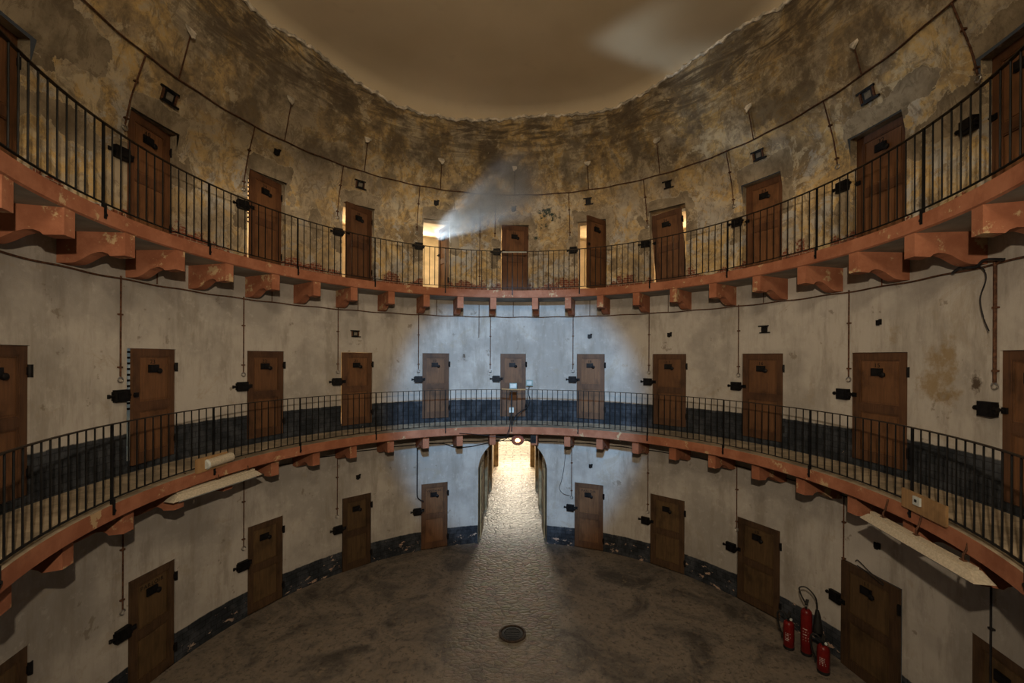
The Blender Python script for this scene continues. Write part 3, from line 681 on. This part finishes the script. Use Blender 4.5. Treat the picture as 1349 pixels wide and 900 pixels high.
# plywood with bulkhead tube lamp, left
e = empty('plywood_board', (0, 0, 0)); e.matrix_world = frame_at(-81.5, .846, -.3075); tag(e, 'short plywood board behind the tube lamp, left of the middle gallery', 'board')
mb = MB(); mb.box(-.34, .30, -.05, -.025, -.02, .23); mb.build('panel', M['ply'], e)
e = empty('tube_lamp', (0, 0, 0)); e.matrix_world = frame_at(-80.3, .837, -.2925); tag(e, 'pale rounded tube lamp mounted on the left plywood board', 'lamp')
mb = MB(); mb.tube([(-.27, 0, 0), (-.25, 0, 0), (.25, 0, .02), (.27, 0, .02)], [.06, .085, .085, .06], 14); mb.build('diffuser', M['white'], e, True)
mb = MB(); mb.tube([(-.285, 0, 0), (-.255, 0, 0)], [.07, .092], 14); mb.build('end_cap', M['pale'], e, True)
# centre of the middle gallery
e = empty('floodlight', (0, 0, 0)); e.matrix_world = frame_at(-.6, .840, -.125); tag(e, 'small grey green floodlight on the railing in front of door 19', 'floodlight')
mb = MB(); mb.box(-.105, .105, -.06, .04, -.075, .085); mb.build('housing', M['plastic'], e)
mb = MB(); mb.box(-.085, .085, -.066, -.058, -.05, .065); mb.build('glass', M['pale'], e)
mb = MB(); mb.box(-.12, -.105, -.03, .0, -.13, .02); mb.box(.105, .12, -.03, .0, -.13, .02); mb.box(-.12, .12, -.03, 0, -.14, -.125); mb.build('bracket', M['iron'], e)
mb = MB(); mb.tube([W(-4.1, .838, -.1385), W(-1, .8375, -.141), W(3.2, .838, -.1405)], .024, 8); thing_mesh(mb, 'wooden_bar', M['ply'], 'pale wooden bar lashed along the railing top in front of door 19', 'bar')
mb = MB(); mb.tube([W(-4.1, .856, .4765), W(3.2, .856, .4765)], .018, 8); thing_mesh(mb, 'wooden_bar', M['pale'], 'thin pale bar along the upper railing in front of the centre door', 'bar')
e = empty('socket_box', (0, 0, 0)); e.matrix_world = frame_at(-1.15, .838, -.232); tag(e, 'pair of small white sockets on the railing post below the floodlight', 'socket')
for x in (-.055, .035):
    mb = MB(); mb.box(x, x+.035, -.03, .02, -.07, .07); mb.build('socket', M['pale'], e)
mb = MB(); mb.box(-.06, .075, .02, .03, -.075, .075); mb.build('back_plate', M['plastic'], e)
e = empty('junction_box', (0, 0, 0)); e.matrix_world = frame_at(3.95, .993, -.12); tag(e, 'grey junction box on the wall right of door 19', 'junction box')
mb = MB(); mb.box(-.105, .105, -.09, .03, -.09, .09); mb.build('housing', M['plastic'], e)
mb = MB(); mb.box(-.07, .07, -.10, -.088, -.055, .06); mb.build('cover', M['pale'], e)
e = empty('arch_lamp', (0, 0, 0)); e.matrix_world = frame_at(.8, .885, -.375); tag(e, 'round reddish lamp glowing over the crown of the arch', 'lamp')
T_ = Matrix.Rotation(rad(-62), 4, 'X')
mb = MB(); mb.lathe([(.06, .10), (.12, .095), (.175, .06), (.195, .0), (.19, -.02)], 18, T_); mb.build('shade', M['copper'], e, True)
mb = MB(); mb.lathe([(.03, -.05), (.07, -.035), (.085, 0), (.06, .03)], 12, T_); mb.build('bulb', M['bulb'], e, True)
mb = MB(); mb.tube([(0, .05, .05), (0, .04, .22)], .014, 6); mb.build('stem', M['iron'], e)
for k3 in range(6):
    a = k3*PI/3; mb = MB(); mb.tube([T_ @ Vector(q_) for q_ in ((.185*cos(a), .185*sin(a), -.015), (.12*cos(a), .12*sin(a), -.075), (0, 0, -.09))], .006, 5); mb.build('guard_wire', M['copper'], e)
e = empty('switch_box', (0, 0, 0)); e.matrix_world = frame_at(5.5, .87, -.363); tag(e, 'black box under the gallery edge right of the arch lamp', 'box')
mb = MB(); mb.box(-.08, .08, -.06, .08, -.13, .12); mb.build('case', M['black'], e)
mb = MB(); mb.box(-.06, .06, -.068, -.058, -.09, .06); mb.build('cover', M['iron'], e)
# ---------------------------------------------------------------- gate leaves folded back inside the arch, drain, extinguishers
for s_, x, nm in ((1, XL+.03, 'left'), (-1, XR-.03, 'right')):
    e = empty('gate_leaf', (x, YA+.32, 0)); tag(e, 'plank gate leaf folded back against the %s side of the passage' % nm, 'gate')
    for q in range(5):
        mb = MB(); y = q*.2; top = zs+(zc-zs)*math.sqrt(max(0, 1-((1.0-(y+.1))/1.06)**2))*.9 - .1
        mb.box(0 if s_ > 0 else -.045, .045 if s_ > 0 else 0, y+.004, y+.196, .03, min(top, zs+.02)); mb.build('plank', M['plank'], e)
    for z in (.5, 1.9):
        mb = MB(); mb.box(.045*s_-.01, .045*s_+.01, .02, .95, z, z+.09); mb.build('strap', M['iron'], e)
mb = MB()
e = empty('drain_cover', W(-.5, .332, -H0)); tag(e, 'round rusty drain cover set in the stone floor', 'drain cover')
mb.lathe([(.29, 0), (.29, .018), (.255, .024), (.235, .012), (.232, .002)], 36); mb.build('rim', M['drain'], e, True)
mb = MB(); mb.lathe([(.225, .001), (.225, .012), (.17, .016), (.165, .004)], 32)
for k3 in range(-3, 4): mb.box(-.15, .15, k3*.042-.012, k3*.042+.012, .003, .013)
mb.build('grate', M['iron'], e)
def extinguisher(x, y, rz, H, R, horn, label):
    e = empty('fire_extinguisher', (x, y, 0), rz); tag(e, label, 'fire extinguisher', 'fire extinguishers by the ground floor wall')
    mb = MB(); mb.lathe([(R*.85, 0), (R, .02), (R, H-.10), (R*.93, H-.05), (R*.62, H-.012), (R*.3, H)], 20); mb.build('cylinder', M['red'], e, True)
    mb = MB(); mb.lathe([(R*.95, -.004), (R*1.04, .03), (R*1.0, .06)], 20); mb.build('base_ring', M['black'], e, True)
    mb = MB(); n = 9
    vs = [(R*1.01*cos(a), R*1.01*sin(a), z) for z in (H*.28, H*.62) for a in [rad(-150+120*k/n) for k in range(n+1)]]
    mb.add(vs, [(k, k+1, n+2+k, n+1+k) for k in range(n)]); lb = mb.build('label', M['red'], e)
    mb = MB()
    for q in range(5):
        z = H*(.58-.06*q); a0, a1 = -120, -62+random.uniform(-25, 5)
        vs = [(R*1.025*cos(rad(a)), R*1.025*sin(rad(a)), zz) for zz in (z, z+.013) for a in (a0, (a0+a1)/2, a1)]; mb.add(vs, [(0, 1, 4, 3), (1, 2, 5, 4)])
    mb.build('print', M['print'], lb)
    mb = MB(); mb.tube([(0, 0, H-.01), (0, 0, H+.06)], R*.3, 10); mb.box(-.03, .03, -.035, .035, H+.03, H+.085); mb.build('valve', M['black'] if not horn else M['steel'], e)
    mb = MB(); mb.box(-.024, .024, -.19, .06, H+.09, H+.12, Matrix.Rotation(rad(-6), 4, 'X')); mb.box(-.016, .016, -.12, .0, H+.045, H+.06); mb.build('handle', M['black'], e)
    if horn:
        P = [(0, .02, H+.05), (-.10, .06, H+.22), (-.12, .08, H+.34), (.0, .1, H+.36), (.14, .08, H+.22), (.17, .03, H-.0)]
        Q = []
        for i in range(len(P)-1):
            p0, p1, p2, p3 = [Vector(P[max(0, min(len(P)-1, i+d))]) for d in (-1, 0, 1, 2)]
            for k in range(6):
                t = k/6; Q.append(.5*((2*p1)+(p2-p0)*t+(2*p0-5*p1+4*p2-p3)*t*t+(3*p1-p0-3*p2+p3)*t**3))
        mb = MB(); mb.tube(Q, .014, 8); mb.build('hose', M['black'], e, True)
        mb = MB(); mb.tube([(.17, .03, H+.02), (.175, .02, H-.1), (.18, .0, H-.38)], [.03, .055, .085], 12); mb.build('horn', M['black'], e, True)
    else:
        P = [Vector((0, -.02, H+.05)), Vector((-.11, -.04, H+.16)), Vector((-.19, -.03, H+.08)), Vector((-.17, .0, H-.16)), Vector((-.118, 0, H*.45))]; Q = []
        for i in range(len(P)-1):
            p0, p1, p2, p3 = [P[max(0, min(len(P)-1, i+d))] for d in (-1, 0, 1, 2)]
            for k in range(6):
                t = k/6; Q.append(.5*((2*p1)+(p2-p0)*t+(2*p0-5*p1+4*p2-p3)*t*t+(3*p1-p0-3*p2+p3)*t**3))
        mb = MB(); mb.tube(Q, .017, 8); mb.build('hose', M['black'], e, True)
        mb = MB(); mb.tube([(-.115, 0, H*.47), (-.11, 0, H*.30)], [.016, .022], 8); mb.build('nozzle', M['black'], e, True)
        mb = MB(); mb.lathe([(.024, 0), (.024, .018)], 12, Matrix.Translation((.04, -.03, H+.05)) @ Matrix.Rotation(PI/2, 4, 'X')); mb.build('gauge', M['pale'], e)
def fl(t, r): v = W(t, r, -H0); return v.x, v.y
VX = -40
for (t, r, H_, R_, hn, lb) in ((71.7, .898, .56, .095, False, 'small red fire extinguisher, left of the three beside the wall'),
                               (73.9, .925, .90, .095, True, 'tall red fire extinguisher with black horn, middle of the three'),
                               (78.3, .905, .52, .10, False, 'small red fire extinguisher nearest the door, right of the three')):
    x, y = fl(t, r); extinguisher(x, y, rad(-40), H_, R_, hn, lb)
# ---------------------------------------------------------------- lights
def aim(o, target):
    d = Vector(target)-o.location; o.rotation_euler = d.to_track_quat('-Z', 'Y').to_euler()
k1 = area('key_window', (0.1, -6.75, S*(.22+H0)), (0, 0, 0), .13, .13, (1., .80, .58), 455); aim(k1, (0, 6, S*(.13+H0)))
k2 = area('upper_fill', (0., -6.35, S*(.80+H0)), (0, 0, 0), 1.8, 1.2, (1., .81, .56), 265); aim(k2, (0, 5, S*(.86+H0)))  # added fill lamp that brightens the upper wall and ceiling, no window there
sp = bpy.data.lights.new('cool_window', 'SPOT'); sp.energy = 7600; sp.color = (.30, .60, 1.); sp.spot_size = rad(35); sp.spot_blend = .42; sp.shadow_soft_size = .22
so = bpy.data.objects.new('cool_window', sp); COL.objects.link(so); so.location = (.05, -6.45, S*(.50+H0)); aim(so, (.05, 6.3, S*(-.235+H0)))
# daylight at the far end of the passage
p1 = area('yard_sky', (0, 25, 7.5), (0, 0, 0), 8, 17, (1., .88, .70), 4300); aim(p1, (0, 24.9, 0))
p2 = area('passage_daylight', (-.05, 17.2, 2.55), (0, 0, 0), 2.0, 1.6, (1., .86, .66), 360); aim(p2, (-.1, 6.0, .2))
# dusty light shaft out of the open upper cell
cd = W(-22.2, .99, .575); dirv = Vector((1, -.60, .36)).normalized()
src = cd-dirv*1.45
sl = bpy.data.lights.new('shaft_light', 'SPOT'); sl.energy = 1500; sl.color = (.72, .88, 1.); sl.spot_size = rad(34); sl.spot_blend = .8; sl.shadow_soft_size = .04
slo = bpy.data.objects.new('shaft_light', sl); COL.objects.link(slo); slo.location = src; aim(slo, cd)
n = N('dust_haze'); n.t.nodes.remove(n.b)
vo = n.n('ShaderNodeVolumeScatter'); vo.inputs['Color'].default_value = (.93, .96, 1., 1); vo.inputs['Anisotropy'].default_value = 0.
nz = n.noise(n.scale(n.obj(), (2.2, 2.2, .8)), 1.2, 3, .55)
lz = n.xyz(n.obj())[2]
den = n.ma('MULTIPLY', n.ma('MULTIPLY', n.th(nz, .25, .7), n.th(lz, 3.9, 1.2)), 2.6)
xo = n.xyz(n.obj()); rr_ = n.ma('SQRT', n.ma('ADD', n.ma('MULTIPLY', xo[0], xo[0]), n.ma('MULTIPLY', xo[1], xo[1])))
den = n.ma('MULTIPLY', den, n.th(n.ma('DIVIDE', rr_, n.ma('MULTIPLY_ADD', xo[2], .285, .25)), 1., .25))
n.l(den, vo.inputs['Density']); n.t.links.new(vo.outputs[0], n.out.inputs['Volume'])
mb = MB(); mb.lathe([(.24, .0), (.50, .9), (.95, 2.4), (1.35, 3.9)], 24)
hz = mb.build('dust_haze', n.m); hz.matrix_world = Matrix.Translation(cd+dirv*.02) @ dirv.to_track_quat('Z', 'Y').to_matrix().to_4x4()
tag(hz, 'pale shaft of dusty light slanting out of the open upper doorway', 'haze', kind='stuff')
w = bpy.data.worlds.new('World'); scn.world = w; w.use_nodes = True
w.node_tree.nodes['Background'].inputs[0].default_value = (.9, .8, .65, 1); w.node_tree.nodes['Background'].inputs[1].default_value = .02
# ---------------------------------------------------------------- camera
cam = bpy.data.cameras.new('Camera'); cam.sensor_width = 36; cam.lens = 545.1/1349*36; cam.shift_y = (471.75-450)/1349; cam.clip_start = .02
co = bpy.data.objects.new('Camera', cam); COL.objects.link(co)
co.matrix_world = Matrix.Translation((.0076*S, -1.0083*S, H0*S)) @ Matrix.Rotation(.0122, 4, 'Z') @ Matrix.Rotation(PI/2, 4, 'X') @ Matrix.Rotation(.0051, 4, 'Z')
scn.camera = co
scn.view_settings.view_transform = 'Standard'; scn.view_settings.look = 'None'; scn.view_settings.exposure = 0
scn.cycles.use_denoising = True
scn.cycles.max_bounces = 8; scn.cycles.volume_bounces = 0; scn.cycles.sample_clamp_indirect = 4
